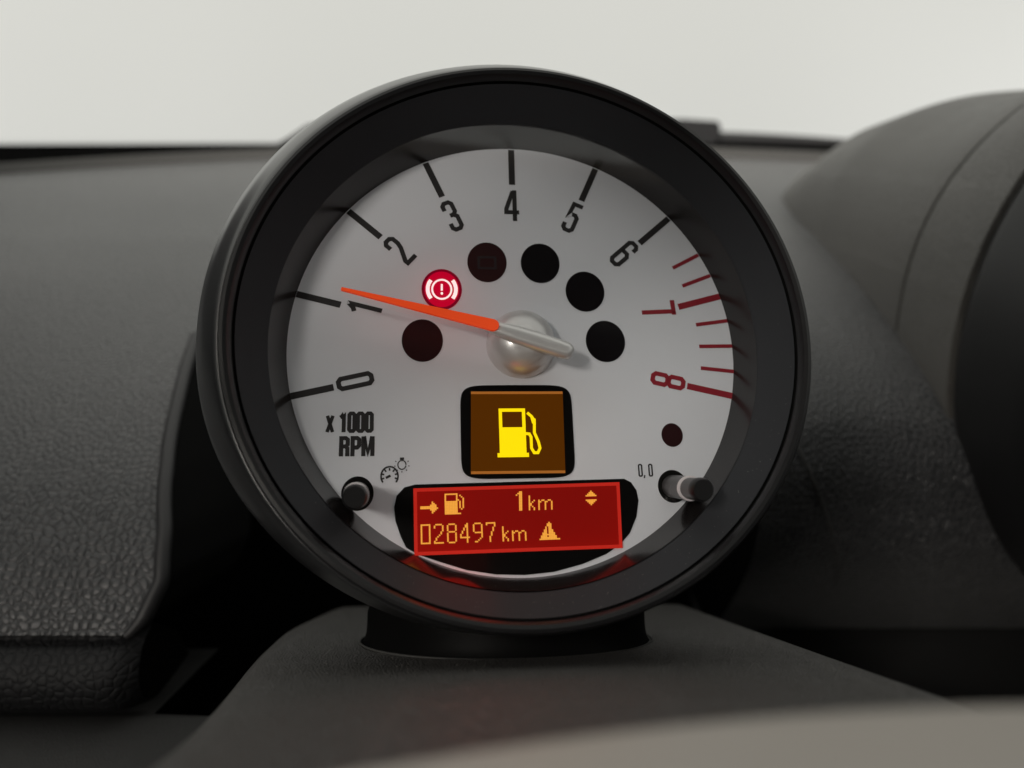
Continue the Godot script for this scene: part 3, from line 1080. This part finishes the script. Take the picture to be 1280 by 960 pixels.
	g.ribbon(q, 0.7, 0.2, 0.5, true)
	part("screen_edge", g, M.lcd_edge, msg, foot)
	var am := ArrayMesh.new()
	var ar := []
	ar.resize(Mesh.ARRAY_MAX)
	var vs := PackedVector3Array()
	for i in [0, 1, 2, 0, 2, 3]:
		vs.append((Vector3(q[i].x, q[i].y, 0.4) - foot) * 0.001)
	ar[Mesh.ARRAY_VERTEX] = vs
	ar[Mesh.ARRAY_NORMAL] = PackedVector3Array([Vector3.BACK, Vector3.BACK, Vector3.BACK, Vector3.BACK, Vector3.BACK, Vector3.BACK])
	var uv := [Vector2(0, 0), Vector2(1, 0), Vector2(1, 1), Vector2(0, 1)]
	ar[Mesh.ARRAY_TEX_UV] = PackedVector2Array([uv[0], uv[1], uv[2], uv[0], uv[2], uv[3]])
	am.add_surface_from_arrays(Mesh.PRIMITIVE_TRIANGLES, ar)
	am.surface_set_material(0, M.lcd)
	var sc := MeshInstance3D.new()
	sc.mesh = am
	sc.name = "screen"
	msg.add_child(sc)

	panel_light(t, "message_display_glow", Vector3(-12, -45.8, 3.2) - foot, Color(1.0, 0.10, 0.03), 5e-5)
	panel_light(t, "fuel_warning_glow", Vector3(0, -19, 4.5) - foot, Color(1.0, 0.62, 0.05), 1.5e-5)
	panel_light(t, "brake_lamp_glow", Vector3(-16.5, 13.8, 3.0) - foot, Color(1.0, 0.05, 0.18), 1.6e-5)

	# hub and needle
	g = Geo.new()
	g.lathe([Vector2(7.7, 0.0), Vector2(7.7, 0.8), Vector2(7.45, 1.8), Vector2(7.3, 2.6), Vector2(6.9, 3.8), Vector2(6.1, 5.2), Vector2(4.9, 6.3), Vector2(3.2, 7.1), Vector2(1.5, 7.5), Vector2(0.01, 7.6)], Vector3(0.9, 0.7, 0), 64, -1.0)
	var hub := part("hub", g, M.hub_silver, t, foot)
	g = Geo.new()
	var a0 := Vector3(-7.6, 2.7, 8.4)
	var a1 := Vector3(11.2, -3.5, 8.0)
	var ax := (a1 - a0).normalized()
	var sd := ax.cross(Vector3.BACK).normalized()
	var nz := sd.cross(ax).normalized()
	P = []
	for w in [[0.0, 0.1, 0.1], [0.004, 0.95, 0.5], [0.02, 1.15, 0.8], [0.15, 1.5, 1.2], [0.35, 1.85, 1.6], [0.6, 2.0, 1.8], [0.8, 1.95, 1.8], [0.92, 1.8, 1.7], [0.97, 1.45, 1.4], [0.993, 0.85, 0.8], [1.0, 0.02, 0.02]]:
		var row := PackedVector3Array()
		for k in 28:
			var a := TAU * k / 28
			var ca := cos(a)
			var sa := sin(a)
			row.append(a0.lerp(a1, w[0]) + sd * (signf(ca) * pow(absf(ca), 0.8) * w[1]) + nz * (signf(sa) * pow(absf(sa), 0.8) * w[2] - 0.6))
		P.append(row)
	g.grid(P, true, -1.0)
	part("needle_boss", g, M.hub_silver, hub, foot)
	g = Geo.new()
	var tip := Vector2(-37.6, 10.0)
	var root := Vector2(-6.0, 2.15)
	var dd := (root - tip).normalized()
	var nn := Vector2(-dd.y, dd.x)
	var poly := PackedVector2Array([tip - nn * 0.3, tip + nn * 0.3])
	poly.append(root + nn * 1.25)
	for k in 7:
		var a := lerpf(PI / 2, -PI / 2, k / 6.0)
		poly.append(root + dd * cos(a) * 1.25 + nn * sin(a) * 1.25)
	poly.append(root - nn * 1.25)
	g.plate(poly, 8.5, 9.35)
	part("brightened_needle", g, M.needle_orange, t, foot, "orange needle pointing just past 1")  # self-glow is added brightness on the orange

	# reset stalks through the lens
	for s in [[Vector3(-34.2, -31.6, 0), Vector3(-33.2, -34.5, 17.5), 2.35], [Vector3(32.9, -31.3, 0), Vector3(33.2, -34.4, 17.5), 2.35]]:
		g = Geo.new()
		g.plate(disc(Vector2(s[0].x, s[0].y), 3.3, 3.55), 0.0, 0.15)
		var ho := part("stalk_hole", g, M.void_black, t, foot)
		g = Geo.new()
		g.rod(s[0], s[1], [Vector2(2.45, 0.0), Vector2(2.45, 0.55)], 40)
		g.rod(s[0], s[1], [Vector2(2.2, 0.6), Vector2(2.2, 0.88)], 40)
		part("stalk", g, M.stalk_grey, ho, foot)
		g = Geo.new()
		g.rod(s[0], s[1], [Vector2(2.2, 0.882), Vector2(2.35, 0.885), Vector2(2.35, 0.955), Vector2(2.0, 1.0), Vector2(0.0, 1.0)], 40)
		part("stalk_cap", g, M.lip_black, ho, foot)
		g = Geo.new()
		g.rod(s[0], s[1], [Vector2(2.2, 0.548), Vector2(2.55, 0.55), Vector2(2.55, 0.6), Vector2(2.2, 0.602)], 40)
		part("stalk_ring", g, M.ring_white, ho, foot)

	# lens
	g = Geo.new()
	for k in 96:
		var a := TAU * k / 96
		var b := TAU * (k + 1) / 96
		g.tri(Vector3(0, 0, 7.3), Vector3(52.3 * cos(a), 52.3 * sin(a), 7.3), Vector3(52.3 * cos(b), 52.3 * sin(b), 7.3), Vector3.BACK, Vector3.BACK, Vector3.BACK)
	part("lens", g, M.lens, t, foot)


# ---- pale specks of dust on the gauge and the shroud; nobody could count them
func dust() -> void:
	var turn := Basis(Vector3(0.994, -0.031, -0.109), Vector3(-0.033, 0.843, -0.537), Vector3(0.108, 0.537, 0.837)).orthonormalized()
	var org := Vector3(1.07, -42.88, -165.37)
	var g := Geo.new()
	for k in 420:
		var p: Vector3
		var size := rng.randf_range(0.03, 0.085)
		if k < 130:  # bezel cone, mostly its lower right
			var a := deg_to_rad(rng.randfn(-55.0, 38.0))
			var f := rng.randf()
			p = org + turn * Vector3(lerpf(52.9, 57.0, f) * cos(a), lerpf(52.9, 57.0, f) * sin(a), lerpf(7.9, 14.8, f) + 0.02)
		elif k < 190:  # the dial's rim and wall
			var a := deg_to_rad(rng.randfn(-60.0, 30.0))
			var f := rng.randf()
			p = org + turn * Vector3(lerpf(49.8, 52.2, f) * cos(a), lerpf(49.8, 52.2, f) * sin(a) + 0.3, lerpf(0.2, 6.2, f) + 0.05)
		else:  # the shroud round the socket
			var a := rng.randf_range(-0.3, PI + 0.3)
			var r := 36.3 + absf(rng.randfn(0.0, 14.0))
			var u := 3.6 + r * cos(a)
			if u < -38.0 or u > 66.0:
				continue
			size *= 1.2
			p = sh(u, 1.0, -193.0 + r * sin(a))
		var x := Vector3(size, 0, 0).rotated(Vector3.UP, rng.randf() * TAU)
		var z := x.cross(Vector3.UP) * rng.randf_range(0.5, 1.0)
		var y := Vector3.UP * size
		for f in [[x, z], [z, -x], [-x, -z], [-z, x]]:
			g.tri(p + f[0], p + f[1], p + y, (f[0] + f[1]).normalized(), (f[0] + f[1]).normalized(), Vector3.UP)
	var base := Vector3(0, -90, -165)
	var o := part("dust", g, M.dust, self, base)
	o.position = EYE + base * 0.001
	o.set_meta("label", "pale dust specks scattered on the gauge bezel and column shroud")
	o.set_meta("category", "dust")
	o.set_meta("kind", "stuff")
